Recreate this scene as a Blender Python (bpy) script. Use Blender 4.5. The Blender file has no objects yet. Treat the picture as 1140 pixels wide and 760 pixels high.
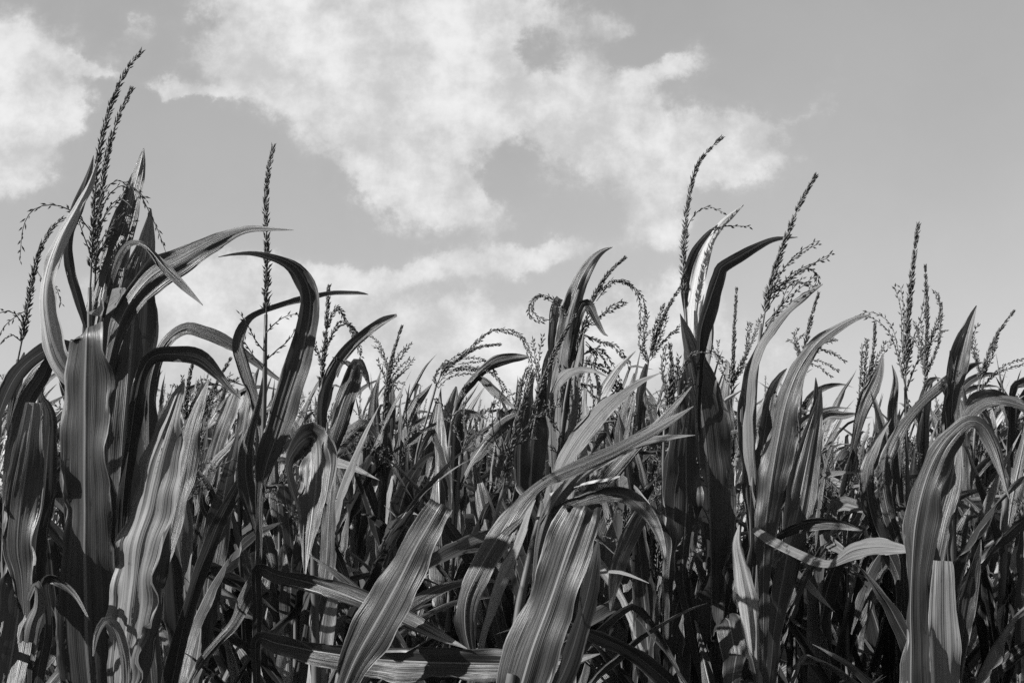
import bpy, math, random
from mathutils import Vector, Matrix, Quaternion, noise
random.seed(11)
sc = bpy.context.scene
COL = sc.collection
PI = math.pi
R = math.radians

# ------------------------------------------------------------------ camera
CAMZ, FPX, HOR = 1.75, 1583.0, 545.0
PITCH = math.atan((HOR - 380) / FPX)
cd = bpy.data.cameras.new('camera')
cd.sensor_width = 36.0
cd.lens = FPX / 1140 * 36
cd.clip_start, cd.clip_end = 0.05, 3000
cam = bpy.data.objects.new('camera', cd)
COL.objects.link(cam)
cam.location = (0, 0, CAMZ)
cam.rotation_euler = (PI / 2 + PITCH, 0, 0)
sc.camera = cam
CAM = Vector((0, 0, CAMZ))
FWD = Vector((0, math.cos(PITCH), math.sin(PITCH)))
UPV = Vector((0, -math.sin(PITCH), math.cos(PITCH)))

def ray(px, py):
    return Vector(((px - 570) / FPX, 0, 0)) + UPV * ((380 - py) / FPX) + FWD

def at(px, py, Y):
    d = ray(px, py)
    return CAM + d * (Y / d.y)

# ------------------------------------------------------------------ light
SUN_TO = Vector((-0.86, -0.24, 0.47)).normalized()
SUN_EL = math.asin(SUN_TO.z)
SUN_AZ = math.atan2(SUN_TO.x, SUN_TO.y)
ld = bpy.data.lights.new('sun', 'SUN')
ld.energy = 5.0
ld.angle = R(0.53)
ld.color = (1, 0.995, 0.985)
lo = bpy.data.objects.new('sun', ld)
COL.objects.link(lo)
lo.rotation_euler = SUN_TO.to_track_quat('Z', 'Y').to_euler()
lo.location = (-8, -3, 8)

# ------------------------------------------------------------------ node helpers
class NT:
    def __init__(s, tree):
        s.t = tree
        s.n = tree.nodes
        s.l = tree.links
    def node(s, typ, **kw):
        n = s.n.new(typ)
        for k, v in kw.items():
            setattr(n, k, v)
        return n
    def put(s, sock, v):
        if hasattr(v, 'is_output'):
            s.l.new(v, sock)
        else:
            sock.default_value = v
    def math(s, op, a, b=0.0, c=None, clamp=False):
        n = s.node('ShaderNodeMath', operation=op, use_clamp=clamp)
        s.put(n.inputs[0], a)
        s.put(n.inputs[1], b)
        if c is not None:
            s.put(n.inputs[2], c)
        return n.outputs[0]
    def sstep(s, v, a, b, lo=0.0, hi=1.0):
        n = s.node('ShaderNodeMapRange', interpolation_type='SMOOTHSTEP')
        s.put(n.inputs[0], v)
        for i, x in enumerate((a, b, lo, hi)):
            s.put(n.inputs[i + 1], x)
        return n.outputs[0]
    def noise(s, vec, scale, detail=4, rough=0.55, dist=0.0):
        n = s.node('ShaderNodeTexNoise')
        s.l.new(vec, n.inputs['Vector'])
        n.inputs['Scale'].default_value = scale
        n.inputs['Detail'].default_value = detail
        n.inputs['Roughness'].default_value = rough
        n.inputs['Distortion'].default_value = dist
        return n.outputs[0]
    def comb(s, x, y, z=0.0):
        n = s.node('ShaderNodeCombineXYZ')
        s.put(n.inputs[0], x)
        s.put(n.inputs[1], y)
        s.put(n.inputs[2], z)
        return n.outputs[0]
    def mixf(s, f, a, b):
        n = s.node('ShaderNodeMix', data_type='FLOAT')
        s.put(n.inputs[0], f)
        s.put(n.inputs[2], a)
        s.put(n.inputs[3], b)
        return n.outputs[0]

# ------------------------------------------------------------------ sky with clouds
W = bpy.data.worlds.new('World')
sc.world = W
W.use_nodes = True
W.node_tree.nodes.clear()
g = NT(W.node_tree)
sky = g.node('ShaderNodeTexSky', sky_type='NISHITA')
sky.sun_disc = False
sky.sun_elevation = SUN_EL
sky.sun_rotation = SUN_AZ
sky.dust_density = 0.6
sky.air_density = 1.0
bw = g.node('ShaderNodeRGBToBW')
g.l.new(sky.outputs[0], bw.inputs[0])
SKY_STRENGTH = 0.062
tc = g.node('ShaderNodeTexCoord')
sep = g.node('ShaderNodeSeparateXYZ')
g.l.new(tc.outputs['Generated'], sep.inputs[0])
dx, dy, dz = sep.outputs
ysafe = g.math('MAXIMUM', g.math('ABSOLUTE', dy), 0.05)
U = g.math('DIVIDE', dx, ysafe)
V = g.math('DIVIDE', dz, ysafe)
uv = g.comb(U, V)
warp1 = g.math('SUBTRACT', g.noise(uv, 11, 7, 0.66), 0.5)
uv2 = g.comb(g.math('ADD', U, 3.7), g.math('ADD', V, 1.3))
warp2 = g.math('SUBTRACT', g.noise(uv2, 11, 7, 0.66), 0.5)
UU = g.math('MULTIPLY_ADD', warp1, 0.11, U)
VV = g.math('MULTIPLY_ADD', warp2, 0.08, V)
def blob(px, py, rx, ry, rot, st):
    d = ray(px, py)
    cu, cv = d.x / d.y, d.z / d.y
    ru, rv = rx / FPX, ry / FPX
    c, s_ = math.cos(R(rot)), math.sin(R(rot))
    a = g.math('SUBTRACT', UU, cu)
    b = g.math('SUBTRACT', VV, cv)
    p = g.math('MULTIPLY_ADD', a, c / ru, g.math('MULTIPLY', b, s_ / ru))
    q = g.math('MULTIPLY_ADD', b, c / rv, g.math('MULTIPLY', a, -s_ / rv))
    r2 = g.math('MULTIPLY_ADD', p, p, g.math('MULTIPLY', q, q))
    return g.math('MULTIPLY', g.math('EXPONENT', g.math('MULTIPLY', r2, -1.0)), st)
BLOBS = [
    (395, 20, 215, 80, 0, 1.0), (375, 100, 120, 72, -25, 0.9), (480, 120, 95, 80, -40, 0.9), (290, 55, 50, 55, -50, 0.5),
    (495, 215, 80, 36, -30, 0.8), (550, 25, 75, 42, 0, 0.8), (450, 215, 44, 32, -50, 0.6), (545, 110, 45, 50, 0, 0.5),
    (665, 110, 80, 62, 35, 0.9), (735, 172, 112, 50, 0, 1.0), (615, 120, 50, 34, 0, 0.7), (735, 240, 36, 32, 0, 0.8),
    (760, 72, 54, 24, 10, 0.6), (825, 168, 60, 40, 20, 0.75), (905, 105, 34, 15, 60, 0.42), (690, 25, 34, 18, 0, 0.4), (865, 138, 40, 12, 30, 0.3),
    (10, 90, 80, 78, 0, 1.1), (5, 175, 50, 48, 0, 0.8), (60, 130, 40, 34, 0, 0.5), (205, 88, 52, 10, -3, 0.7), (95, 70, 44, 11, -15, 0.6), (135, 135, 34, 60, -20, -0.35), (235, 170, 60, 50, -35, -0.4), (175, 20, 50, 30, 0, -0.25),
    (150, 40, 34, 20, 40, 0.45),
    (360, 305, 190, 19, 4, 0.7), (585, 283, 105, 20, 10, 0.7), (250, 335, 160, 50, 0, 0.6), (440, 400, 340, 75, 0, 0.72),
    (535, 366, 64, 22, 4, 1.1), (745, 335, 60, 40, 0, 0.8), (210, 325, 70, 42, 0, 0.5), (660, 400, 130, 50, 0, 0.5), (870, 400, 70, 40, 0, 0.4),
    (590, 50, 26, 46, 25, -0.5), (715, 45, 40, 24, 20, -0.35), (470, 165, 16, 40, -40, -0.3), (725, 38, 60, 26, 25, -0.55), (560, 190, 26, 22, 0, -0.35), (575, 170, 40, 40, 0, -0.3),
]
tot = 0.0
for b_ in BLOBS:
    tot = g.math('ADD', blob(*b_), tot)
fine = g.math('MULTIPLY_ADD', g.noise(uv, 13, 10, 0.68, 0.2), 0.75, g.math('MULTIPLY', g.noise(uv2, 38, 8, 0.66), 0.25))
field = g.math('ADD', tot, g.math('MULTIPLY', g.math('SUBTRACT', fine, 0.5), 1.5))
mask = g.math('MULTIPLY_ADD', g.sstep(field, 0.34, 0.80), 0.62, g.math('MULTIPLY', g.sstep(field, 0.05, 1.4), 0.38))
front = g.sstep(dy, 0.05, 0.3)
gen = g.sstep(g.noise(tc.outputs['Generated'], 2.6, 7, 0.6), 0.48, 0.7)
mask = g.mixf(front, gen, mask)
mask = g.math('MULTIPLY', mask, g.sstep(dz, -0.02, 0.05))
body = g.noise(uv2, 19, 8, 0.62)
CLOUD = 0.352
cloudv = g.math('MULTIPLY', g.sstep(body, 0.32, 0.68, 0.70, 1.08), CLOUD)
skyv = g.math('MULTIPLY_ADD', bw.outputs[0], SKY_STRENGTH * 0.5, g.sstep(g.noise(uv2, 5, 5, 0.6), 0.3, 0.7, 0.089, 0.101))   # thin even high haze over the blue
final = g.mixf(g.math('MULTIPLY', mask, 0.9), skyv, cloudv)
bg = g.node('ShaderNodeBackground')
g.l.new(g.math('DIVIDE', final, SKY_STRENGTH), bg.inputs[0])
bg.inputs[1].default_value = SKY_STRENGTH
wo = g.node('ShaderNodeOutputWorld')
g.l.new(bg.outputs[0], wo.inputs[0])

# ------------------------------------------------------------------ materials
def leaf_material(name, lo_, hi_, blotch, rough, trans):
    m = bpy.data.materials.new(name)
    m.use_nodes = True
    m.node_tree.nodes.clear()
    k = NT(m.node_tree)
    tcn = k.node('ShaderNodeTexCoord')
    s = k.node('ShaderNodeSeparateXYZ')
    k.l.new(tcn.outputs['UV'], s.inputs[0])
    u, v, _ = s.outputs
    oi = k.node('ShaderNodeObjectInfo')
    rnd = oi.outputs['Random']
    off = k.math('MULTIPLY', rnd, 37.0)
    fine_ = k.noise(k.comb(k.math('MULTIPLY', u, 34), k.math('MULTIPLY', v, 1.6), off), 1, 3, 0.6)
    broad = k.noise(k.comb(k.math('MULTIPLY', u, 11), k.math('MULTIPLY', v, 4.0), off), 1, 4, 0.6)
    blot = k.noise(k.comb(k.math('MULTIPLY', u, 5), k.math('MULTIPLY', v, 9), off), 1, 6, 0.65)
    vein = k.noise(k.comb(k.math('MULTIPLY', u, 64), k.math('MULTIPLY', v, 0.7), off), 1, 2, 0.5)
    mixn = k.math('MULTIPLY_ADD', broad, 0.2, k.math('MULTIPLY_ADD', fine_, 0.25, k.math('MULTIPLY_ADD', vein, 0.3, k.math('MULTIPLY', blot, 0.25))))
    val = k.sstep(mixn, 0.3, 0.7, lo_, hi_)
    val = k.math('MULTIPLY', val, k.math('MULTIPLY_ADD', rnd, 0.6, 0.7))
    # straw-coloured dead streaks
    dead = k.sstep(k.math('MULTIPLY_ADD', broad, 0.5, k.math('MULTIPLY', blot, 0.5)), 0.66 - blotch, 0.70 - blotch)
    val = k.mixf(k.math('MULTIPLY', dead, 0.6), val, 0.22)
    rust = k.sstep(k.noise(k.comb(k.math('MULTIPLY', u, 9), k.math('MULTIPLY', v, 55), off), 1, 3, 0.7), 0.62, 0.72)
    val = k.math('MULTIPLY', val, k.math('SUBTRACT', 1.0, k.math('MULTIPLY', rust, 0.45)))
    at_ = k.node('ShaderNodeAttribute', attribute_name='frac')
    tip = k.sstep(k.math('MULTIPLY_ADD', k.math('SUBTRACT', broad, 0.5), 0.5, at_.outputs['Fac']), 0.84, 0.95)
    val = k.mixf(k.math('MULTIPLY', tip, 0.65), val, 0.19)
    # pale midrib, pale margins
    um = k.math('ABSOLUTE', k.math('SUBTRACT', u, 0.5))
    rib = k.sstep(um, 0.016, 0.034, 1.0, 0.0)
    val = k.mixf(k.math('MULTIPLY', rib, 0.6), val, 0.16)
    scorch = k.sstep(k.math('MULTIPLY_ADD', k.math('SUBTRACT', blot, 0.5), 0.9, um), 0.47, 0.55)
    val = k.mixf(k.math('MULTIPLY', scorch, 0.6), val, 0.20)
    edge = k.sstep(um, 0.47, 0.5)
    val = k.mixf(k.math('MULTIPLY', edge, 0.4), val, 0.22)
    rgb = k.node('ShaderNodeCombineColor')
    for i in range(3):
        k.l.new(val, rgb.inputs[i])
    # veins as relief
    crumple = k.noise(k.comb(k.math('MULTIPLY', u, 7), k.math('MULTIPLY', v, 26), off), 1, 4, 0.6)
    h = k.math('MULTIPLY_ADD', vein, 0.5, k.math('MULTIPLY_ADD', fine_, 0.55, k.math('MULTIPLY_ADD', broad, 0.7, k.math('MULTIPLY', crumple, 0.3))))
    h = k.math('MULTIPLY_ADD', rib, 0.5, h)
    bp = k.node('ShaderNodeBump')
    bp.inputs['Strength'].default_value = 0.55
    bp.inputs['Distance'].default_value = 0.004
    k.l.new(h, bp.inputs['Height'])
    p = k.node('ShaderNodeBsdfPrincipled')
    k.l.new(rgb.outputs[0], p.inputs['Base Color'])
    k.l.new(bp.outputs[0], p.inputs['Normal'])
    k.put(p.inputs['Roughness'], k.math('MULTIPLY_ADD', fine_, 0.25, rough))
    p.inputs['Specular IOR Level'].default_value = 0.42
    t = k.node('ShaderNodeBsdfTranslucent')
    rgb2 = k.node('ShaderNodeCombineColor')
    v2 = k.math('MULTIPLY_ADD', val, 1.2, 0.035)
    for i in range(3):
        k.l.new(v2, rgb2.inputs[i])
    k.l.new(rgb2.outputs[0], t.inputs[0])
    k.l.new(bp.outputs[0], t.inputs[1])
    mx = k.node('ShaderNodeMixShader')
    mx.inputs[0].default_value = trans
    k.l.new(p.outputs[0], mx.inputs[1])
    k.l.new(t.outputs[0], mx.inputs[2])
    out = k.node('ShaderNodeOutputMaterial')
    k.l.new(mx.outputs[0], out.inputs[0])
    return m

def simple_material(name, lo_, hi_, scale, rough, stretch=(1, 1, 1), bump=0.4, dist=0.002):
    m = bpy.data.materials.new(name)
    m.use_nodes = True
    k = NT(m.node_tree)
    p = m.node_tree.nodes['Principled BSDF']
    tcn = k.node('ShaderNodeTexCoord')
    mp = k.node('ShaderNodeMapping')
    mp.inputs['Scale'].default_value = stretch
    k.l.new(tcn.outputs['Object'], mp.inputs[0])
    nz = k.noise(mp.outputs[0], scale, 6, 0.65)
    val = k.sstep(nz, 0.3, 0.7, lo_, hi_)
    rgb = k.node('ShaderNodeCombineColor')
    for i in range(3):
        k.l.new(val, rgb.inputs[i])
    k.l.new(rgb.outputs[0], p.inputs['Base Color'])
    p.inputs['Roughness'].default_value = rough
    p.inputs['Specular IOR Level'].default_value = 0.3
    bp = k.node('ShaderNodeBump')
    bp.inputs['Strength'].default_value = bump
    bp.inputs['Distance'].default_value = dist
    k.l.new(nz, bp.inputs['Height'])
    k.l.new(bp.outputs[0], p.inputs['Normal'])
    return m

M_LEAF = leaf_material('green_leaf', 0.008, 0.038, 0.0, 0.30, 0.19)
M_DRY = leaf_material('drying_leaf', 0.05, 0.17, 0.03, 0.36, 0.26)
M_STRAW_HILITE = leaf_material('straw_highlight_leaf', 0.16, 0.36, 0.0, 0.40, 0.25)  # straw tone raised so near-white sun highlights and glints sit in the colour
M_STALK = simple_material('stalk', 0.03, 0.11, 22, 0.5, (1, 1, 0.12))
M_TASSEL = simple_material('tassel', 0.022, 0.09, 60, 0.7)
M_SOIL = simple_material('soil', 0.04, 0.10, 9, 0.95, bump=0.9, dist=0.03)

# ------------------------------------------------------------------ mesh builder
class MB:
    def __init__(s):
        s.v, s.f, s.uv, s.fr = [], [], [], {}
    def face(s, idx, uvs=None):
        s.f.append(idx)
        s.uv.extend(uvs if uvs else [(0, 0)] * len(idx))
    def build(s, name, smooth=True):
        me = bpy.data.meshes.new(name)
        me.from_pydata(s.v, [], s.f)
        ul = me.uv_layers.new(name='UVMap')
        flat = [c for p in s.uv for c in p]
        ul.data.foreach_set('uv', flat)
        me.polygons.foreach_set('use_smooth', [smooth] * len(s.f))
        if s.fr:
            a = me.attributes.new('frac', 'FLOAT', 'POINT')
            a.data.foreach_set('value', [s.fr.get(i, 0.0) for i in range(len(s.v))])
        me.update()
        return me

def link(name, me, mat, parent=None):
    o = bpy.data.objects.new(name, me)
    if not me.materials:
        me.materials.append(mat)
    COL.objects.link(o)
    if parent is not None:
        o.parent = parent
    return o

def catmull(pts, n):
    """pts: list of float tuples; n samples spread evenly over chord length."""
    P = [tuple(p) for p in pts]
    k = len(P)
    L = [0.0]
    for i in range(1, k):
        L.append(L[-1] + math.sqrt(sum((P[i][j] - P[i - 1][j]) ** 2 for j in range(3))) + 1e-9)
    out = []
    seg = 0
    for i in range(n):
        s = L[-1] * i / (n - 1)
        while seg < k - 2 and s > L[seg + 1]:
            seg += 1
        t = (s - L[seg]) / (L[seg + 1] - L[seg])
        p0, p1, p2, p3 = P[max(seg - 1, 0)], P[seg], P[seg + 1], P[min(seg + 2, k - 1)]
        out.append(tuple(0.5 * (2 * b + (c - a) * t + (2 * a - 5 * b + 4 * c - d) * t * t + (3 * b - a - 3 * c + d) * t ** 3)
                         for a, b, c, d in zip(p0, p1, p2, p3)))
    return out

def leaf_strip(mb, pts, sides, widths, fold, ruffle, cols, seed, crease=0.0, curl=0.9):
    """one blade: centre line, side vectors, full widths; V fold, wavy margins, lengthwise creases."""
    n = len(pts)
    rr = random.Random(seed)
    ph1, ph2, fr = rr.uniform(0, 6), rr.uniform(0, 6), rr.uniform(0.85, 1.2)
    so = rr.uniform(0, 90)
    base = len(mb.v)
    acc = 0.0
    lens = []
    for i in range(n):
        if i:
            acc += (pts[i] - pts[i - 1]).length
        lens.append(acc)
        t = (pts[min(i + 1, n - 1)] - pts[max(i - 1, 0)])
        t = t.normalized() if t.length > 1e-9 else Vector((0, 0, 1))
        s = sides[i] - t * sides[i].dot(t)
        s.normalize()
        nn = s.cross(t)
        hw = widths[i] / 2 * (1 + 0.22 * noise.noise(Vector((acc * 8, so, 53.1))))
        roll = min(1.0, i / n * 3)
        fos = (fold + roll * curl * noise.noise(Vector((acc * 4.5, so, 3.1))), fold + roll * curl * noise.noise(Vector((acc * 4.5, so, 13.1))))
        lips = (roll * curl * 1.6 * noise.noise(Vector((acc * 7, so, 23.1))), roll * curl * 1.6 * noise.noise(Vector((acc * 7, so, 33.1))))
        s = Quaternion(t, roll * curl * 0.8 * noise.noise(Vector((acc * 3, so, 43.1)))) @ s
        nn = s.cross(t)
        notch = [1.0 - 0.10 * max(0.0, noise.noise(Vector((acc * 42, so + sd, 0)))) - 0.16 * max(0.0, noise.noise(Vector((acc * 9, so + sd, 4)))) - 0.55 * max(0.0, min(0.6, 3 * (noise.noise(Vector((acc * 15, so + sd * 5, 9))) - 0.27))) for sd in (1, 7)]
        for j in range(cols + 1):
            u = 2 * j / cols - 1
            au = abs(u)
            ph = ph1 if u < 0 else ph2
            fo = fos[0] if u < 0 else fos[1]
            lip = lips[0] if u < 0 else lips[1]
            a1 = min(au, 0.62)
            a2 = max(0.0, au - 0.62)
            off = hw * (a1 * math.sin(fo) + a2 * math.sin(fo + lip))
            latu = math.copysign(a1 * math.cos(fo) + a2 * math.cos(fo + lip), u)
            env = min(1.0, hw / 0.025)
            off += env * ruffle * au ** 1.6 * (math.sin(acc * fr * 48 + ph) + 0.7 * math.sin(acc * fr * 91 + ph * 2.3)) * (0.5 + noise.noise(Vector((acc * 6, so, u))))
            off += env * crease * (1.3 * noise.noise(Vector((u * 3.6, acc * 1.6, so))) + 1.0 * noise.noise(Vector((u * 9.5, acc * 1.2, so + 5))) + 0.7 * noise.noise(Vector((u * 2.5, acc * 16, so))))
            edge = 1.0
            if j == 0:
                edge = notch[0]
            elif j == cols:
                edge = notch[1]
            lat = hw * latu * edge * (1 + 0.05 * env * math.sin(acc * 31 + ph * 1.7 + u))
            mb.fr[len(mb.v)] = i / (n - 1)
            mb.v.append(tuple(pts[i] + s * lat + nn * off))
    for i in range(n - 1):
        for j in range(cols):
            a = base + i * (cols + 1) + j
            c = a + cols + 1
            u0, u1 = j / cols, (j + 1) / cols
            v0, v1 = lens[i], lens[i + 1]
            mb.face((a, a + 1, c + 1, c), [(u0, v0), (u1, v0), (u1, v1), (u0, v1)])

def tube(mb, pts, radii, sides=6):
    n = len(pts)
    base = len(mb.v)
    ref = Vector((1, 0.2, 0)).normalized()
    for i in range(n):
        t = pts[min(i + 1, n - 1)] - pts[max(i - 1, 0)]
        t = t.normalized() if t.length > 1e-9 else Vector((0, 0, 1))
        a = ref - t * ref.dot(t)
        if a.length < 1e-4:
            a = Vector((0, 1, 0)) - t * t.y
        a.normalize()
        b = t.cross(a)
        for j in range(sides):
            an = 2 * PI * j / sides
            mb.v.append(tuple(pts[i] + (a * math.cos(an) + b * math.sin(an)) * radii[i]))
    for i in range(n - 1):
        for j in range(sides):
            a = base + i * sides + j
            b = base + i * sides + (j + 1) % sides
            mb.face((a, b, b + sides, a + sides))
    top = base + (n - 1) * sides
    mb.face(tuple(top + j for j in range(sides)))

def stalk_mesh(pts, r0, r1, name='stalk'):
    """tapered culm with swollen nodes about every 15 cm"""
    P = [Vector(p) for p in catmull(pts, 40)]
    out, rad = [], []
    acc, nxt = 0.0, 0.1
    for i, p in enumerate(P):
        if i:
            acc += (p - P[i - 1]).length
        f = i / (len(P) - 1)
        r = r0 + (r1 - r0) * f
        if acc > nxt:
            nxt = acc + 0.15
            r *= 1.22
        out.append(p)
        rad.append(r)
    mb = MB()
    tube(mb, out, rad, 8)
    return mb.build(name)

def spikelet(mb, p, d, L, w, rr):
    d = d.normalized()
    a = d.orthogonal().normalized()
    a = Quaternion(d, rr.uniform(0, 6.28)) @ a
    b = d.cross(a)
    base = len(mb.v)
    mid = p + d * L * 0.42
    mb.v += [tuple(p), tuple(mid + a * w), tuple(mid + b * w * 0.7), tuple(mid - a * w), tuple(mid - b * w * 0.7), tuple(p + d * L)]
    for j in range(4):
        q, r_ = base + 1 + j, base + 1 + (j + 1) % 4
        mb.face((base, r_, q))
        mb.face((q, r_, base + 5))

def rachis_mesh(pts, rr, step=0.0036, L=0.0125, w=0.0021, start=0.0, splay=36, r=0.0016, per=2, taper=True, name='tassel'):
    """a tassel axis with paired spikelets along it"""
    tot_ = sum((Vector(pts[i + 1]) - Vector(pts[i])).length for i in range(len(pts) - 1))
    n = max(6, int(tot_ / step))
    P = [Vector(q[:3]) for q in catmull(pts, n)]
    mb = MB()
    k = max(2, n // 40)
    tp = P[::k] + [P[-1]]
    tube(mb, tp, [r * (1 - 0.55 * i / len(tp)) for i in range(len(tp))], 5)
    roll = rr.uniform(0, 6)
    for i in range(n):
        f = i / (n - 1)
        if f < start:
            continue
        if rr.random() < 0.07:
            continue
        t = (P[min(i + 1, n - 1)] - P[max(i - 1, 0)]).normalized()
        for q in range(per):
            roll += 2.4 + rr.uniform(-0.4, 0.4)
            o = Quaternion(t, roll) @ t.orthogonal().normalized()
            sp = R(splay * rr.uniform(0.45, 1.35) * (1 - 0.5 * f if taper else 1))
            d = t * math.cos(sp) + o * math.sin(sp) + Vector((0, 0, -0.15))
            g_ = (1.0 - 0.35 * f ** 2) if taper else 1.0
            spikelet(mb, P[i] + o * r * 0.8, d, L * g_ * rr.uniform(0.75, 1.2), w * g_ * rr.uniform(0.8, 1.2), rr)
    return mb.build(name)

# ------------------------------------------------------------------ procedural plant pieces
WIND = Vector((1, 0.1, 0)).normalized()
def gen_leaf(rr, h, az, length, width, e0, droop, kink=None, twist=0.0, wind=0.25, cols=6, n=22):
    """a blade grown from the stalk axis at height h; returns pts, sides, widths"""
    pts, sides, ws = [], [], []
    p = Vector((0, 0, h))
    ds = length / (n - 1)
    e = e0
    hd = Vector((math.cos(az), math.sin(az), 0))
    kat = int(kink[0] * n) if kink else -1
    tw0 = rr.uniform(-0.3, 0.3)
    for i in range(n):
        f = i / (n - 1)
        pts.append(p.copy())
        hw = (hd + WIND * wind * f * 1.6)
        hw = Vector((hw.x, hw.y, 0)).normalized()
        t = hw * math.cos(e) + Vector((0, 0, math.sin(e)))
        s = Vector((-hw.y, hw.x, 0))
        s = Quaternion(t, tw0 + twist * f) @ s
        sides.append(s)
        prof = (0.5 + 0.5 * math.sin(min(f / 0.35, 1) * PI / 2)) * max(0.0, 1 - f ** 2.3) ** 0.85
        ws.append(max(width * prof, 0.001))
        p = p + t * ds
        e -= droop / n * (0.35 + 1.3 * f)
        if i == kat:
            e -= kink[1]
        elif 0 <= kat < i <= kat + 1:
            e -= kink[1] * 0.5
        e += 0.05 * math.sin(i * 1.3 + tw0 * 20)
    return pts, sides, ws

def leaf_mesh(rr, *a, fold=None, cols=8, n=34, **kw):
    pts, sides, ws = gen_leaf(rr, *a, n=n, **kw)
    mb = MB()
    leaf_strip(mb, pts, sides, ws, rr.uniform(0.2, 0.75) if fold is None else fold, rr.uniform(0.003, 0.009), cols, rr.random(), 0.003)
    return mb.build('leaf')

def plant_spec(rr, top):
    """leaf parameters of a plant whose stalk ends at height top"""
    L = []
    az = rr.uniform(0, 2 * PI)
    nleaf = rr.choice((14, 14, 15, 16))
    for i in range(nleaf):
        f = i / (nleaf - 1)
        h = 0.25 + (top - 0.33) * f ** 0.9
        az += PI + rr.uniform(-0.5, 0.5)
        length = rr.uniform(0.6, 0.85) * (0.75 + 0.5 * math.sin(PI * min(1, 0.2 + f * 0.85))) * (0.72 if f > 0.85 else 1)
        width = rr.uniform(0.046, 0.088) * (0.8 if f > 0.9 else 1)
        if f > 0.55:
            e0, droop = R(rr.uniform(70, 88)), R(rr.choice((8, 18, 30, 45, 70, 110)) * rr.uniform(0.8, 1.2))
        else:
            e0, droop = R(rr.uniform(50, 75)), R(rr.uniform(60, 150))
        kink = (rr.uniform(0.35, 0.75), R(rr.uniform(35, 80))) if rr.random() < 0.5 else None
        L.append(dict(dry=rr.random(), a=(h, az, length, width, e0, droop), kink=kink, twist=rr.uniform(-2.6, 2.6), wind=rr.uniform(0.1, 0.6)))
    return L

def gen_tassel_axes(rr, top, kind):
    """central spike and side branches, in plant space"""
    lean = rr.uniform(-0.05, 0.25) if kind != 'drooping' else rr.uniform(0.5, 0.9)
    hl = rr.uniform(0.24, 0.32)
    sp = []
    for i in range(6):
        f = i / 5
        sp.append((WIND.x * lean * hl * f ** 1.7 + 0.01 * math.sin(f * 3), WIND.y * lean * hl * f ** 1.7, top + hl * f * (1 - (0.35 * f if kind == 'drooping' else 0.04))))
    br = []
    for q in range(rr.randint(5, 8)):
        f0 = rr.uniform(0.08, 0.4)
        b0 = Vector(sp[0]).lerp(Vector(sp[2]), f0)
        az = rr.uniform(0, 2 * PI)
        e = R(rr.uniform(45, 75))
        L = rr.uniform(0.13, 0.24)
        dr = R(rr.choice((10, 40, 80, 130)))
        p, pts = b0, []
        for i in range(7):
            pts.append(tuple(p))
            h = Vector((math.cos(az), math.sin(az), 0)) + WIND * 0.7 * i / 6
            h.normalize()
            p = p + (h * math.cos(e) + Vector((0, 0, math.sin(e)))) * (L / 6)
            e -= dr / 6
        br.append(pts)
    return sp, br

def set_tags(o, label, group):
    o['label'] = label
    o['category'] = 'corn plant'
    if group:
        o['group'] = group

def empty(name, loc):
    o = bpy.data.objects.new(name, None)
    o.empty_display_size = 0.1
    COL.objects.link(o)
    o.location = loc
    return o

# ------------------------------------------------------------------ foreground plants, each laid out in the place
def world_leaf(spec, rr, stalk=None):
    """spec = (d0, d1, theta0, theta1, fold, dry, [(px,py,wpx[,extra depth])...]); theta > 0 turns the upper face to the left"""
    d0, d1, th0, th1, fold, dry, P = spec[:7]
    crease = spec[7] if len(spec) > 7 else 0.002
    curl = spec[8] if len(spec) > 8 else 0.8
    if th0 >= 5:
        fold *= -0.6
    if stalk and P[0][2] > 9 and P[0][1] < 770:
        y0, w0 = P[0][1], P[0][2]
        def sx(y):
            for (xa, ya), (xb, yb) in zip(stalk, stalk[1:]):
                if yb <= y <= ya:
                    return xa + (xb - xa) * (ya - y) / max(ya - yb, 1e-6)
            return stalk[0][0] if y > stalk[0][1] else stalk[-1][0]
        ext = []
        for k_, (dy_, fw) in enumerate(((45, .85), (100, .6), (150, .3))):
            f_ = min(1, dy_ / 150)
            ext.append((P[0][0] * (1 - f_) + sx(y0 + dy_) * f_, y0 + dy_, max(4, w0 * fw)))
        P = ext[::-1] + list(P)
    n = len(P)
    chord = [0.0]
    for i in range(1, n):
        chord.append(chord[-1] + math.hypot(P[i][0] - P[i - 1][0], P[i][1] - P[i - 1][1]) + 0.01)
    ctrl = []
    for i, q in enumerate(P):
        d = d0 + (d1 - d0) * chord[i] / chord[-1] + (q[3] if len(q) > 3 else 0)
        w = at(q[0], q[1], d)
        ctrl.append((w.x, w.y, w.z, q[2] * 0.88 * d / FPX))
    total = sum((Vector(ctrl[i + 1][:3]) - Vector(ctrl[i][:3])).length for i in range(n - 1))
    ns = max(14, min(110, int(total / 0.009)))
    S = catmull(ctrl, ns)
    pts = [Vector(s[:3]) for s in S]
    sides, ws = [], []
    prev = None
    for i in range(ns):
        f = i / (ns - 1)
        t = (pts[min(i + 1, ns - 1)] - pts[max(i - 1, 0)]).normalized()
        v = (CAM - pts[i]).normalized()
        s = t.cross(v)
        if s.length < 0.15 and prev is not None:
            s = prev - t * prev.dot(t)
        s.normalize()
        if prev is not None and s.dot(prev) < 0:
            s = -s
        prev = s.copy()
        th = R(th0 + (th1 - th0) * f)
        sides.append(Quaternion(t, -th) @ s)
        ws.append(max(0.0012, S[i][3] / max(0.75, math.cos(th))))
    mb = MB()
    leaf_strip(mb, pts, sides, ws, fold, rr.uniform(0.004, 0.009), 18, rr.random(), crease, curl)
    return mb.build('leaf')

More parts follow.
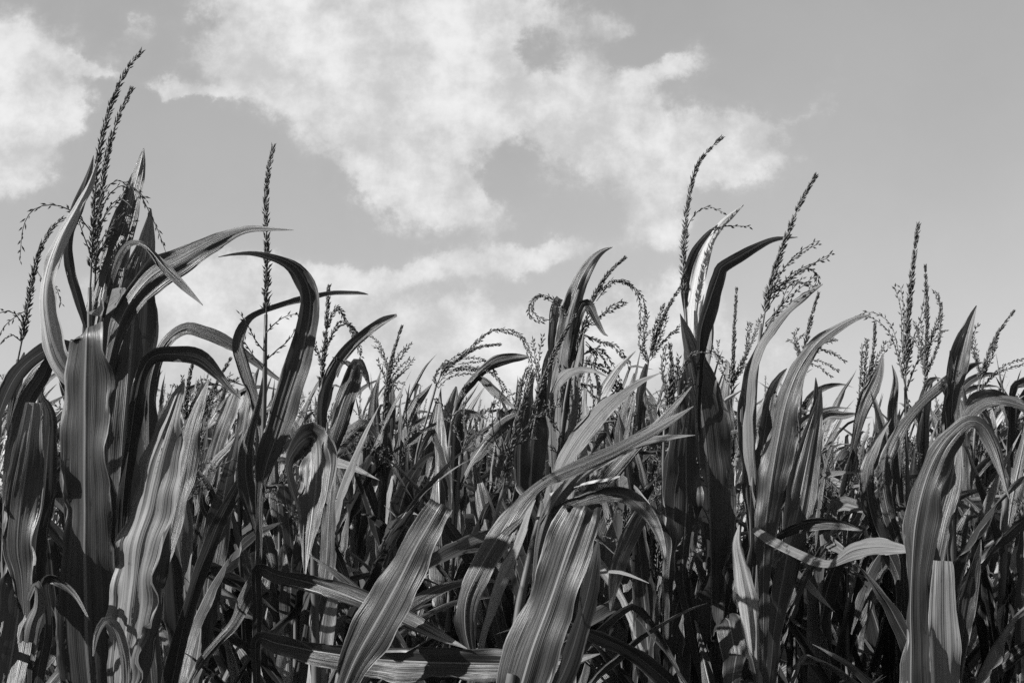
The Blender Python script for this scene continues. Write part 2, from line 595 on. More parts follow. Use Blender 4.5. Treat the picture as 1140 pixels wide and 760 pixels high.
HEROES = []
def hero(label, d, stalk, leaves=(), spikes=(), branches=(), low=True, dress=0):
    HEROES.append((label, d, stalk, leaves, spikes, branches, low, dress))
#HERODATA
G, D = 0, 1
# ---- tall plant far left with the twin spikes (two stems close together)
hero('tall corn plant at far left with broad folded leaf and highest bent tassel', 2.12,
     [(108, 760), (104, 560), (100, 400), (100, 320)],
     [(2.10, 1.93, 26, 22, 0.12, G, [(104, 800, 56), (97, 720, 70), (95, 640, 74), (95, 540, 80), (95, 460, 78), (96, 405, 68), (97, 374, 50), (98, 365, 32, .02), (99, 372, 36, .05), (101, 400, 30, .10), (103, 440, 22, .15), (104, 480, 3, .2)], 0.002, 0.45),
      (2.14, 2.22, 10, 20, 0.5, G, [(104, 470, 26), (103, 410, 36), (108, 355, 38), (122, 302, 36), (138, 250, 29), (150, 208, 20), (157, 180, 10), (160, 165, 1)]),
      (2.14, 2.05, 10, 34, 0.45, G, [(110, 470, 10), (122, 400, 20), (138, 348, 36), (166, 310, 40), (206, 286, 34), (246, 264, 24), (274, 254, 14), (300, 254, 8), (327, 256, 1)]),
      (2.10, 1.95, 40, 10, 0.5, G, [(108, 380, 6), (120, 320, 10), (133, 283, 13), (147, 270, 13), (163, 274, 14), (182, 296, 14), (204, 318, 9), (226, 340, 1)]),
      (2.13, 2.0, 50, 45, 0.5, 2, [(108, 440, 18), (84, 425, 24), (64, 400, 26), (54, 360, 24), (51, 330, 22), (55, 300, 20), (67, 265, 16), (86, 230, 12), (99, 205, 8), (108, 180, 1)]),
      (2.15, 2.2, -25, -20, 0.6, G, [(104, 400, 10), (78, 300, 14), (77, 262, 12), (86, 232, 18), (95, 205, 15), (101, 185, 8), (104, 173, 1)]),
      (2.12, 2.05, 50, 45, 0.3, 2, [(140, 322, 4), (132, 332, 22), (120, 342, 20), (108, 347, 10), (97, 348, 1)]),
      (2.13, 2.02, 30, 25, 0.35, G, [(100, 420, 8), (86, 392, 14), (62, 386, 18), (40, 396, 22), (20, 415, 24), (4, 445, 26), (-12, 500, 22), (-20, 560, 4)]),
      ],
     [[(100, 330), (103, 270), (106, 215), (109, 180), (117, 140), (127, 108), (140, 80), (157, 57)]],
     [[(104, 262), (92, 246), (76, 233), (58, 228), (38, 233), (26, 252), (22, 290)],
      [(104, 262), (118, 238), (130, 226), (139, 212)], [(103, 290), (116, 262), (128, 248), (139, 236)],
      [(104, 250), (116, 214), (130, 201), (146, 207), (162, 221)], [(102, 285), (93, 262), (86, 240)]])
hero('corn plant with thinner second spike rising just right of the highest bent tassel', 2.2,
     [(128, 760), (122, 600), (112, 420), (105, 320)],
     [(2.24, 2.3, 5, 8, 0.5, G, [(128, 620, 40), (134, 540, 60), (139, 470, 62), (144, 410, 62), (149, 350, 58), (156, 305, 48), (163, 272, 26), (168, 232, 1)]),
      (2.18, 2.1, -10, 20, 0.4, G, [(134, 600, 14), (138, 540, 22), (146, 480, 24), (152, 440, 24), (160, 410, 20), (172, 396, 18), (196, 394, 20), (222, 398, 20), (242, 416, 14), (256, 432, 8), (268, 444, 1)]),
      (2.2, 2.05, 20, 30, 0.4, G, [(124, 560, 14), (110, 520, 16), (76, 440, 10), (60, 400, 14), (48, 420, 20), (30, 450, 22), (14, 500, 20), (4, 560, 4)]),
      ],
     [[(105, 330), (108, 270), (113, 215), (119, 175), (126, 148), (135, 122), (146, 100)]],
     [[(108, 262), (122, 230), (136, 222), (148, 232)], [(110, 240), (122, 216), (138, 206), (154, 214), (168, 240), (178, 262), (186, 286)],
      [(107, 285), (122, 268), (134, 250), (150, 246)], [(107, 290), (120, 262), (128, 244)]])
# ---- left edge
hero('short corn plant at left edge with thick bristling tassel curving right', 2.3,
     [(2, 760), (6, 560), (12, 480), (20, 400)],
     [(2.3, 2.25, 10, 10, 0.4, G, [(11, 490, 6), (12, 465, 14), (16, 440, 16), (23, 410, 12), (27, 392, 2)]),
      (2.3, 2.2, 35, 10, 0.35, G, [(8, 560, 10), (12, 500, 14), (22, 450, 20), (40, 415, 18), (60, 402, 12), (78, 400, 2)])],
     [[(20, 400), (26, 370), (32, 335), (38, 300), (46, 274), (58, 254), (70, 243)]],
     [[(27, 365), (18, 350), (6, 346), (-8, 352)], [(30, 345), (18, 352), (6, 362), (-4, 378)], [(24, 380), (12, 372), (2, 380)],
      [(40, 300), (52, 318), (62, 320), (68, 338)]], dress=2)
hero('corn plant with torn stub of a broad leaf at lower left', 2.15,
     [(30, 760), (36, 620), (40, 520), (44, 430)],
     [(2.05, 2.02, 24, 24, 0.2, G, [(24, 640, 30), (20, 610, 40), (24, 560, 42), (32, 505, 36), (37, 460, 27), (38, 448, 23)]),
      (2.14, 2.14, -12, -12, 0.3, G, [(40, 600, 30), (48, 560, 30), (52, 510, 26), (55, 470, 20), (52, 452, 14), (46, 442, 9), (43, 424, 1)]),
      (2.08, 1.98, -35, -20, 0.4, G, [(30, 606, 8), (28, 618, 36), (24, 650, 46), (18, 700, 48), (8, 760, 40), (0, 820, 4)]),
      (2.1, 1.95, 45, 30, 0.5, D, [(34, 800, 8), (30, 740, 16), (34, 700, 18), (42, 675, 14), (40, 650, 10), (32, 668, 4)]),
      (2.1, 2.0, -10, -10, 0.5, G, [(40, 760, 20), (50, 700, 22), (46, 650, 20), (60, 640, 18), (84, 660, 12), (100, 690, 2)])], low=True)
# ---- pale ribbed leaf
hero('corn plant with pale deeply ribbed pointed leaf, right of the broad folded leaf', 2.05,
     [(142, 800), (140, 740), (136, 690)],
     [(2.04, 1.98, 48, 44, 0.18, D, [(134, 780, 30), (136, 740, 44), (142, 690, 54), (150, 620, 60), (164, 560, 60), (178, 510, 50), (190, 470, 32), (199, 440, 14), (206, 422, 1)], 0.0065, 0.4),
      (2.07, 2.1, -45, -45, 0.3, G, [(150, 780, 30), (156, 720, 38), (164, 660, 40), (170, 600, 34), (176, 550, 24), (184, 500, 10), (190, 470, 1)]),
      (2.0, 1.92, 20, 30, 0.5, D, [(140, 735, 12), (130, 700, 12), (118, 690, 10), (108, 706, 8), (104, 730, 2)])])
# ---- stalk with single straight spike
hero('corn plant with one straight slender spike and wide arching leaf over it', 2.2,
     [(285, 800), (285, 760), (287, 640), (291, 540), (294, 460), (295, 400), (296, 350)],
     [(2.18, 2.05, 4, 36, 0.3, G, [(289, 556, 10), (296, 520, 24), (306, 490, 30), (320, 445, 34), (336, 395, 32), (345, 350, 30), (344, 322, 28), (332, 300, 22), (312, 288, 15), (285, 281, 9), (262, 282, 5), (243, 286, 1)]),
      (2.2, 2.3, 0, 20, 0.55, G, [(291, 530, 6), (292, 480, 10), (282, 440, 16), (271, 405, 18), (266, 380, 16), (276, 358, 14), (300, 345, 13), (335, 335, 12), (370, 328, 11), (395, 327, 8), (410, 328, 1)]),
      (2.2, 2.15, 25, 30, 0.45, G, [(288, 600, 5), (279, 560, 20), (273, 520, 20), (278, 480, 16), (288, 445, 9), (292, 420, 1)]),
      (2.2, 1.9, -5, 0, 0.4, G, [(286, 634, 16), (310, 640, 24), (350, 650, 33), (400, 668, 36), (450, 692, 30), (490, 710, 18), (520, 722, 2)], 0.001),
      (2.2, 1.82, 0, 0, 0.35, G, [(286, 712, 14), (310, 716, 26), (360, 726, 38), (430, 735, 44), (520, 738, 46), (590, 738, 38), (635, 735, 20), (668, 727, 1)], 0.001),
      (2.2, 2.3, -30, -10, 0.45, G, [(287, 640, 10), (274, 660, 22), (258, 690, 24), (240, 712, 20), (222, 735, 16), (205, 770, 2)])],
     [[(296, 370), (297, 320), (297, 275), (296, 230), (298, 195), (304, 164)]],
     [[(295, 372), (306, 360), (318, 352), (331, 349)], [(295, 392), (284, 378), (276, 362), (268, 350)],
      [(295, 402), (310, 388), (322, 378), (331, 362)], [(294, 330), (297, 305)], [(294, 412), (282, 396), (272, 380)]])
hero('corn plant with dark leaf folded sharply downward beside the arching leaf stalk', 2.75,
     [(352, 800), (350, 640), (346, 520), (338, 490)],
     [(2.75, 2.6, -40, -30, 0.3, G, [(350, 620, 6), (330, 560, 12), (320, 520, 16), (332, 494, 26), (348, 486, 40), (353, 505, 40), (352, 540, 38), (348, 575, 30), (343, 610, 16), (340, 645, 1)]),
      (2.75, 2.7, 40, 40, 0.5, D, [(362, 560, 6), (368, 520, 14), (366, 500, 16), (356, 484, 14), (342, 478, 10), (328, 486, 2)]),
      (2.75, 2.8, 40, 50, 0.4, G, [(350, 700, 10), (362, 640, 18), (366, 580, 16), (370, 530, 8), (372, 500, 1)])], dress=3)
# ---- background-left uprights between 180 and 340
hero('corn plant with pair of dark leaves arching over toward the slender spike', 2.5,
     [(176, 800), (172, 700), (168, 560), (164, 460)],
     [(2.5, 2.4, 25, 20, 0.45, G, [(168, 560, 10), (166, 480, 16), (168, 425, 18), (182, 385, 18), (205, 366, 20), (228, 370, 20), (252, 380, 18), (280, 398, 13), (302, 415, 9), (322, 430, 1)]),
      (2.5, 2.6, 35, 40, 0.4, G, [(172, 660, 10), (190, 590, 24), (205, 520, 26), (216, 470, 18), (226, 440, 10), (232, 422, 1)])], dress=4)
hero('corn plant with feathery twin tassels between the ribbed leaf and the slender spike', 3.6,
     [(214, 800), (214, 640), (212, 500), (208, 470)],
     [(3.6, 3.6, -30, -20, 0.4, G, [(214, 560, 12), (206, 520, 20), (203, 490, 18), (210, 460, 12), (220, 440, 5), (226, 425, 1)]),
      (3.6, 3.5, 30, 30, 0.4, G, [(216, 600, 14), (226, 560, 22), (240, 500, 24), (254, 460, 20), (262, 438, 12), (264, 432, 1)])],
     [[(208, 475), (207, 450), (210, 425), (214, 405)], [(212, 500), (226, 455), (242, 425), (256, 400)]],
     [[(208, 468), (216, 450), (220, 425)], [(208, 468), (202, 445), (203, 420)], [(222, 465), (232, 450), (236, 430)], [(228, 450), (246, 434), (256, 418)]], dress=5)
hero('corn plant with broad upright leaf and torn tip just left of the slender spike stalk', 3.3,
     [(270, 800), (268, 640), (262, 520)],
     [(3.3, 3.3, 25, 25, 0.35, G, [(262, 620, 14), (262, 560, 24), (268, 500, 26), (274, 460, 22), (280, 432, 10), (284, 415, 1)]),
      (3.3, 3.2, 10, 20, 0.4, G, [(262, 640, 12), (244, 590, 22), (226, 560, 22), (234, 520, 16), (256, 496, 12), (270, 480, 2)]),
      (3.3, 3.35, 45, 45, 0.4, D, [(256, 660, 8), (244, 600, 16), (240, 560, 18), (232, 552, 14), (224, 564, 2)])], dress=5)
# ---- 360-450
hero('corn plant with raised dark leaf and bent stub right of the wide arching leaf', 3.1,
     [(372, 800), (370, 680), (366, 560), (364, 470)],
     [(3.1, 3.0, -5, 15, 0.45, G, [(362, 520, 8), (358, 475, 14), (360, 440, 15), (372, 410, 16), (388, 388, 16), (408, 370, 14), (427, 357, 11), (442, 351, 4)]),
      (3.1, 3.05, 12, 10, 0.35, G, [(360, 540, 14), (368, 495, 26), (380, 455, 34), (391, 425, 32), (396, 408, 24), (400, 405, 18, .02), (408, 420, 8, .03), (412, 434, 1, .04)]),
      (3.1, 3.12, 40, 40, 0.4, D, [(366, 520, 6), (374, 470, 10), (384, 430, 8), (390, 410, 8), (382, 404, 6), (376, 420, 2)])],
     [[(364, 470), (358, 430), (362, 380), (366, 320)]],
     [[(362, 370), (374, 342), (388, 360), (398, 378), (402, 392)], [(362, 390), (376, 360), (390, 362), (400, 376)], [(361, 410), (352, 385), (345, 372)], [(360, 420), (374, 400), (384, 396)]], dress=4)
hero('corn plant with small wiry branched tassel, three narrow upright leaves below it', 3.8,
     [(418, 800), (420, 640), (424, 520), (427, 470)],
     [(3.8, 3.8, 25, 25, 0.4, G, [(424, 530, 8), (419, 495, 14), (416, 465, 16), (418, 435, 10), (424, 412, 1)]),
      (3.8, 3.85, -5, -5, 0.4, G, [(428, 540, 10), (431, 500, 18), (433, 460, 17), (434, 430, 12), (431, 403, 1)]),
      (3.8, 3.8, 20, 20, 0.4, G, [(424, 580, 8), (410, 540, 12), (408, 500, 10), (410, 475, 6), (414, 468, 1)])],
     [[(427, 480), (430, 440), (436, 400), (447, 364)]],
     [[(430, 440), (432, 412), (424, 386), (414, 374)], [(432, 420), (440, 400), (452, 386)], [(431, 430), (442, 412), (455, 400)], [(430, 430), (436, 428), (443, 432)], [(430, 425), (424, 410), (420, 400)]], dress=5)
hero('corn plant with long nodding tassel plume leaning right above pointed leaves', 4.0,
     [(455, 800), (456, 640), (462, 520), (474, 470), (486, 428)],
     [(4.0, 4.0, 15, 10, 0.4, G, [(454, 560, 8), (450, 510, 16), (452, 475, 18), (464, 448, 14), (474, 436, 7), (481, 427, 1)]),
      (4.0, 4.0, -15, -10, 0.4, G, [(466, 560, 10), (472, 520, 18), (480, 485, 18), (485, 460, 10), (486, 446, 1)]),
      (4.0, 3.9, 30, 30, 0.4, G, [(456, 620, 10), (446, 560, 16), (444, 510, 14), (446, 480, 8), (445, 450, 1)])],
     [[(486, 428), (495, 412), (510, 400), (528, 388), (545, 384), (556, 383)]],
     [[(488, 425), (494, 408), (505, 398), (522, 388), (532, 378), (548, 368), (566, 367), (582, 375), (590, 392), (592, 408), (586, 424)],
      [(488, 427), (498, 416), (512, 411), (528, 412)], [(510, 400), (528, 398), (542, 402), (550, 412)], [(500, 412), (520, 408), (540, 412), (552, 420), (560, 434)], [(488, 428), (484, 420), (492, 408), (500, 404)]], dress=5)
hero('corn plant with paired dark leaves forking beneath the nodding plume', 4.0,
     [(500, 800), (500, 640), (498, 540), (504, 470), (510, 445)],
     [(4.0, 3.95, 5, 0, 0.4, G, [(506, 460, 6), (514, 440, 10), (525, 425, 14), (538, 412, 14), (552, 403, 17), (568, 399, 14), (580, 398, 10), (589, 397, 3)]),
      (4.0, 3.9, -20, -20, 0.4, G, [(528, 418, 3), (540, 424, 12), (554, 436, 16), (566, 447, 12), (572, 454, 2)]),
      (4.0, 4.05, -25, -20, 0.4, G, [(498, 560, 10), (494, 510, 18), (498, 470, 20), (504, 445, 14), (508, 430, 2)]),
      (4.0, 3.9, -40, -30, 0.4, G, [(504, 560, 12), (506, 510, 20), (508, 470, 18), (516, 459, 12), (530, 461, 9), (542, 466, 2)]),
      (4.0, 3.95, -30, -30, 0.4, G, [(504, 530, 6), (508, 500, 12), (514, 472, 10), (522, 464, 7), (524, 470, 2)])], dress=5)
# ---- centre lower
hero('corn plant with broad slanting leaf cut off at the top, low in the centre', 1.95,
     [(380, 830), (384, 790), (390, 750)],
     [(1.95, 1.85, 14, 22, 0.25, G, [(374, 790, 24), (392, 742, 44), (415, 700, 54), (440, 655, 56), (462, 612, 46), (478, 584, 38), (488, 567, 33), (492, 561, 30, .004), (490, 566, 28, .02), (478, 592, 24, .05), (460, 630, 2, .09)])], low=True)
hero('corn plant with thin pale stem and sparse tassel leaning right before the centre gap', 2.2,
     [(522, 800), (528, 700), (536, 640), (548, 590), (560, 545)],
     [(2.2, 2.15, 25, 30, 0.35, G, [(526, 740, 10), (518, 700, 24), (520, 665, 30), (536, 630, 34), (556, 596, 30), (580, 560, 24), (606, 536, 20), (640, 520, 18), (690, 498, 16), (735, 474, 12), (772, 452, 1)]),
      (2.2, 2.1, 40, 45, 0.3, D, [(536, 720, 10), (556, 640, 20), (574, 604, 18), (586, 574, 14), (596, 556, 2)]),
      (2.2, 2.15, 0, 0, 0.3, G, [(534, 640, 3), (548, 610, 8), (564, 592, 10), (580, 578, 6), (586, 570, 1)])],
     [[(560, 545), (568, 505), (576, 470), (586, 440), (592, 420)]],
     [[(566, 520), (560, 490), (556, 465), (558, 440)], [(568, 508), (582, 480), (600, 462), (612, 458)], [(567, 512), (553, 495), (548, 470), (550, 445)],
      [(572, 490), (590, 470), (598, 448), (600, 425)], [(564, 530), (556, 510), (545, 500)], [(570, 498), (584, 490), (596, 488)]])
hero('corn plant with broad front leaf bent back at its top beside the crossing leaves', 1.72,
     [(556, 840), (560, 800), (570, 750)],
     [(1.72, 1.66, 14, 10, 0.2, G, [(570, 800, 50), (590, 730, 70), (608, 680, 76), (622, 640, 74), (634, 605, 68), (644, 580, 58), (649, 567, 52), (651, 563, 46, .005), (650, 570, 42, .025), (642, 600, 34, .05), (630, 650, 20, .09), (618, 700, 2, .12)], 0.003),
      (1.74, 1.8, -45, -40, 0.3, G, [(600, 800, 30), (630, 740, 34), (648, 680, 30), (660, 630, 20), (666, 600, 2)])], low=True)
hero('corn plant with long pale leaves swept to the right across the centre', 2.5,
     [(560, 800), (574, 700), (592, 610), (606, 560)],
     [(2.5, 2.3, 40, 25, 0.45, D, [(600, 610, 10), (612, 570, 20), (632, 540, 22), (660, 515, 22), (700, 494, 18), (740, 486, 12), (774, 484, 1)]),
      (2.5, 2.4, 45, 35, 0.45, D, [(600, 590, 8), (620, 530, 20), (645, 485, 26), (675, 450, 22), (705, 428, 14), (737, 414, 1)]),
      (2.5, 2.3, 48, 45, 0.4, 2, [(640, 560, 4), (622, 556, 10), (614, 552, 8), (628, 545, 11), (655, 536, 12), (690, 530, 2)]),
      (2.5, 2.35, 30, 20, 0.4, G, [(604, 640, 14), (630, 590, 24), (668, 540, 26), (704, 500, 20), (735, 470, 12), (770, 430, 1)]),
      (2.5, 2.3, -30, -20, 0.4, G, [(606, 580, 10), (650, 556, 18), (690, 550, 22), (720, 570, 20), (736, 600, 10), (742, 630, 1)])], dress=4)
# ---- 640 cluster
hero('tall corn plant at centre right with scythe-shaped leaf tip and thick spike leaning right', 3.1,
     [(612, 800), (614, 640), (622, 520), (630, 440), (640, 400)],
     [(3.1, 3.1, 12, 16, 0.5, G, [(622, 560, 16), (622, 500, 30), (626, 440, 36), (630, 390, 32), (636, 345, 26), (645, 315, 20), (658, 292, 13), (670, 280, 7), (682, 275, 1)]),
      (3.12, 3.15, -10, -10, 0.4, G, [(612, 560, 16), (612, 480, 22), (614, 420, 22), (617, 370, 20), (620, 340, 18), (623, 332, 14)]),
      (3.08, 3.0, 45, 40, 0.5, D, [(618, 520, 8), (620, 470, 14), (622, 420, 16), (628, 380, 12), (636, 345, 8), (644, 322, 2)]),
      (3.08, 2.9, 40, 20, 0.5, D, [(614, 520, 8), (613, 470, 18), (616, 435, 22), (628, 416, 18), (645, 409, 12), (660, 411, 9), (676, 419, 1)]),
      (3.1, 3.05, -20, -20, 0.4, G, [(634, 400, 6), (646, 345, 16), (656, 340, 18), (664, 355, 12), (672, 370, 6), (677, 374, 1)]),
      (3.1, 3.0, 35, 35, 0.4, D, [(624, 560, 10), (634, 480, 16), (640, 430, 14), (646, 395, 8), (650, 370, 1)])],
     [[(640, 410), (646, 380), (654, 350), (664, 325), (678, 303), (695, 287)]],
     [[(640, 370), (628, 345), (614, 332), (602, 328), (594, 336), (594, 348), (602, 354), (612, 356)],
      [(664, 330), (680, 313), (695, 313), (706, 322), (713, 340), (712, 364)], [(648, 362), (664, 354), (680, 346), (695, 338)],
      [(650, 372), (668, 380), (685, 384), (700, 402)], [(648, 395), (668, 388), (690, 420), (688, 436)], [(646, 400), (664, 405), (680, 412), (690, 430)],
      [(640, 425), (660, 430), (680, 432), (700, 438)], [(652, 380), (664, 395), (662, 410), (672, 440)]], dress=3)
hero('corn plant with plump tassel slanting past the left side of the scythe-shaped leaf', 3.0,
     [(572, 800), (576, 640), (584, 520), (590, 480)],
     [(3.0, 3.0, -35, -35, 0.4, G, [(590, 560, 20), (594, 500, 28), (600, 450, 20), (606, 410, 10), (610, 390, 1)]),
      (3.0, 2.95, -25, -30, 0.4, G, [(580, 600, 16), (578, 540, 24), (580, 480, 22), (588, 440, 14), (594, 410, 1)])],
     [[(590, 480), (598, 445), (610, 410), (624, 378), (640, 352)]],
     [[(598, 450), (606, 430), (610, 400)], [(594, 465), (584, 450), (578, 430), (586, 412)], [(600, 440), (600, 400), (604, 375)], [(594, 470), (604, 455), (618, 445)], [(591, 480), (580, 470), (574, 455), (580, 440)]], dress=4)
# ---- 720-770
hero('corn plant with slender fan-branched tassel just left of the tall paired leaves', 3.7,
     [(704, 800), (706, 640), (712, 520), (718, 430), (722, 400)],
     [(3.7, 3.7, -10, -10, 0.4, G, [(706, 560, 12), (708, 500, 20), (712, 450, 18), (716, 420, 12), (720, 405, 6)]),
      (3.7, 3.6, 30, 30, 0.4, G, [(700, 580, 10), (692, 530, 16), (690, 480, 14), (700, 440, 8), (706, 415, 1)])],
     [[(722, 400), (730, 375), (742, 345), (758, 318)]],
     [[(722, 400), (716, 380), (718, 345)], [(724, 395), (736, 375), (742, 355)], [(724, 395), (740, 378), (754, 368)], [(722, 402), (712, 385), (714, 362)], [(726, 390), (728, 365), (738, 340)]], dress=4)
hero('tall corn plant with dark pointed shield-like leaf and thin spike hooking right', 2.8,
     [(790, 800), (786, 640), (778, 520), (768, 420), (763, 340)],
     [(2.8, 2.75, -15, -20, 0.4, G, [(792, 660, 36), (790, 580, 60), (786, 500, 66), (778, 440, 56), (769, 400, 38), (762, 370, 18), (757, 349, 1)]),
      (2.82, 2.8, 38, 30, 0.45, 2, [(776, 440, 14), (772, 390, 22), (774, 340, 26), (780, 300, 24), (790, 270, 17), (802, 250, 12), (814, 239, 8), (828, 228, 1)]),
      (2.85, 2.85, -35, -30, 0.5, G, [(768, 400, 10), (762, 330, 12), (763, 305, 14), (772, 280, 12), (786, 262, 8), (800, 250, 1)]),
      (2.8, 2.65, -30, -20, 0.45, G, [(778, 420, 10), (780, 370, 22), (790, 335, 24), (800, 305, 20), (804, 297, 18), (822, 286, 16), (842, 274, 13), (862, 266, 8), (888, 264, 1)]),
      (2.85, 2.9, 40, 40, 0.4, D, [(780, 440, 10), (784, 390, 20), (790, 350, 18), (798, 325, 8), (800, 305, 1)]),
      (2.75, 2.7, -25, -25, 0.35, G, [(760, 640, 20), (764, 560, 40), (764, 500, 36), (768, 450, 20), (766, 420, 2)])],
     [[(763, 350), (761, 300), (763, 250), (770, 205), (780, 178), (802, 154)]],
     [[(765, 252), (774, 238), (788, 230), (804, 236)], [(790, 256), (806, 252), (834, 252)]], dress=4)
hero('corn plant with rumpled tassel lying against the dark shield-like leaf', 2.7,
     [(744, 800), (742, 680), (738, 560), (740, 470)],
     [(2.7, 2.65, -30, -30, 0.4, G, [(742, 640, 18), (738, 580, 34), (742, 520, 30), (750, 470, 18), (754, 440, 1)]),
      (2.7, 2.55, 30, 40, 0.35, G, [(742, 600, 10), (720, 570, 18), (700, 600, 20), (686, 640, 16), (680, 680, 2)])],
     [[(740, 475), (746, 440), (748, 410), (746, 385)]],
     [[(744, 440), (756, 420), (764, 402)], [(744, 450), (738, 425), (742, 400)], [(745, 430), (760, 408), (772, 392), (790, 390), (804, 398)], [(744, 445), (758, 440), (766, 424)], [(743, 455), (752, 430), (754, 400)], [(744, 440), (736, 410), (740, 385)]], dress=3)
# ---- 800-970
hero('corn plant with short stiff dark spike in the notch right of the shield-like leaf', 4.2,
     [(812, 800), (812, 640), (813, 520), (814, 440)],
     [(4.2, 4.2, 10, 10, 0.4, G, [(814, 560, 14), (808, 500, 24), (804, 450, 22), (810, 410, 10), (808, 400, 1)])],
     [[(814, 440), (816, 410), (817, 375), (820, 322)]],
     [[(814, 430), (824, 405), (836, 385), (848, 352)], [(815, 425), (828, 400), (832, 372), (833, 360)], [(814, 432), (806, 410), (799, 390), (800, 380)], [(816, 420), (826, 410), (830, 395)]], dress=5)
hero('tall corn plant with big bristling spike leaning right and bushy side branches', 2.65,
     [(842, 800), (838, 640), (838, 520), (842, 420), (848, 360)],
     [(2.65, 2.6, 40, 35, 0.5, D, [(836, 540, 8), (832, 490, 16), (832, 440, 22), (840, 395, 18), (858, 364, 14), (880, 342, 12), (900, 325, 8), (916, 316, 1)]),
      (2.65, 2.7, -20, -20, 0.4, G, [(838, 600, 10), (832, 540, 16), (828, 470, 18), (832, 420, 16), (842, 390, 8), (850, 370, 1)]),
      (2.65, 2.7, -30, -30, 0.45, G, [(840, 560, 10), (850, 490, 18), (858, 440, 16), (868, 420, 10), (876, 410, 1)]),
      (2.65, 2.5, 50, 40, 0.5, 2, [(838, 740, 14), (834, 690, 20), (826, 640, 18), (820, 605, 10), (823, 584, 1)]),
      (2.65, 2.6, -20, -30, 0.4, G, [(836, 700, 16), (842, 640, 26), (842, 590, 20), (838, 560, 8), (836, 540, 1)])],
     [[(848, 370), (854, 335), (863, 300), (876, 262), (890, 228), (907, 197)]],
     [[(856, 330), (872, 300), (892, 282), (910, 272)], [(856, 335), (878, 308), (898, 296), (920, 288)], [(858, 320), (880, 310), (900, 298), (912, 310), (908, 320)],
      [(850, 372), (866, 345), (886, 325), (906, 308)], [(852, 360), (868, 342), (882, 322), (893, 310)], [(856, 325), (870, 318), (885, 313), (900, 316)]], dress=3)
hero('corn plant with small dark tilted spike behind the long curved leaf', 3.8,
     [(886, 800), (886, 640), (890, 480), (894, 400)],
     [(3.8, 3.8, -30, -30, 0.4, G, [(896, 560, 10), (902, 500, 18), (906, 450, 16), (908, 420, 1)]),
      (3.8, 3.7, -15, -15, 0.4, G, [(890, 560, 10), (900, 500, 16), (916, 465, 14), (940, 462, 10), (956, 460, 1)])],
     [[(894, 400), (898, 375), (904, 350), (911, 327)]],
     [[(894, 398), (886, 378), (884, 370)], [(893, 405), (884, 380), (888, 366)], [(896, 395), (910, 380), (930, 378)], [(896, 395), (914, 388), (932, 395)], [(895, 400), (914, 402), (932, 412)]], dress=4)
hero('corn plant with long curved leaf bowing right to a thin tip', 2.5,
     [(846, 800), (850, 700), (852, 620), (854, 580)],
     [(2.5, 2.4, 14, 22, 0.5, G, [(850, 640, 16), (852, 590, 32), (858, 540, 40), (866, 490, 40), (876, 445, 36), (890, 410, 27), (910, 382, 18), (934, 364, 12), (954, 354, 7), (970, 350, 1)]),
      (2.52, 2.55, 45, 40, 0.4, D, [(850, 620, 10), (856, 560, 18), (868, 490, 16), (880, 440, 14), (888, 420, 1)]),
      (2.46, 2.05, 20, 20, 0.3, D, [(838, 588, 8), (862, 603, 13), (890, 617, 14), (910, 625, 13), (924, 627, 11), (934, 622, 14), (950, 612, 24), (975, 608, 24), (1000, 610, 14), (1020, 613, 1)], 0.002, 0.25),
      (2.55, 2.6, -35, -35, 0.35, G, [(862, 700, 20), (876, 620, 34), (890, 560, 36), (902, 500, 28), (910, 460, 14), (914, 430, 1)]),
      (2.5, 2.4, -40, -40, 0.4, G, [(860, 600, 8), (880, 588, 14), (905, 580, 18), (935, 582, 14), (960, 590, 1)])], dress=3)
hero('corn plant with two thin wavy tassels and spear-shaped leaf in the right-hand gap', 3.5,
     [(934, 800), (936, 680), (942, 560), (952, 480)],
     [(3.5, 3.45, 10, 15, 0.4, G, [(946, 520, 6), (953, 485, 10), (961, 455, 17), (972, 430, 18), (980, 410, 9), (983, 393, 1)]),
      (3.5, 3.5, 0, 0, 0.4, G, [(938, 640, 8), (936, 580, 20), (940, 540, 22), (948, 510, 14), (952, 497, 8)]),
      (3.5, 3.5, -20, -20, 0.4, G, [(944, 600, 10), (962, 540, 16), (980, 505, 16), (996, 480, 10), (1002, 455, 1)])],
     [[(953, 470), (964, 430), (972, 395), (974, 362)]],
     [[(955, 460), (958, 420), (960, 385)], [(960, 450), (972, 410), (986, 380)], [(956, 462), (962, 425), (966, 380)]], dress=5)
# ---- right
hero('corn plant with tall feathery upright spike, highest tassel near the right edge', 2.8,
     [(1014, 800), (1012, 640), (1010, 520), (1008, 430)],
     [(2.8, 2.75, 15, 20, 0.4, G, [(1004, 620, 10), (986, 560, 20), (984, 520, 22), (1000, 480, 18), (1026, 448, 15), (1052, 425, 13), (1075, 410, 11), (1094, 403, 1)]),
      (2.8, 2.8, -10, -10, 0.4, G, [(1004, 560, 6), (998, 500, 12), (994, 460, 13), (997, 425, 8), (993, 406, 1)]),
      (2.8, 2.8, 30, 30, 0.4, G, [(1000, 640, 14), (972, 580, 22), (965, 530, 20), (978, 490, 14), (992, 465, 2)])],
     [[(1008, 440), (1009, 390), (1012, 340), (1017, 290), (1022, 250)]],
     [[(1008, 420), (1004, 380), (1003, 345), (996, 320)], [(1008, 430), (1000, 390), (992, 362), (976, 349), (962, 348), (954, 352)], [(1008, 410), (1016, 380), (1026, 350), (1030, 320)],
      [(1009, 400), (1012, 365), (1012, 335)], [(1010, 430), (1022, 400), (1036, 382), (1052, 368)], [(1008, 425), (1012, 450), (1024, 456)]], dress=3)
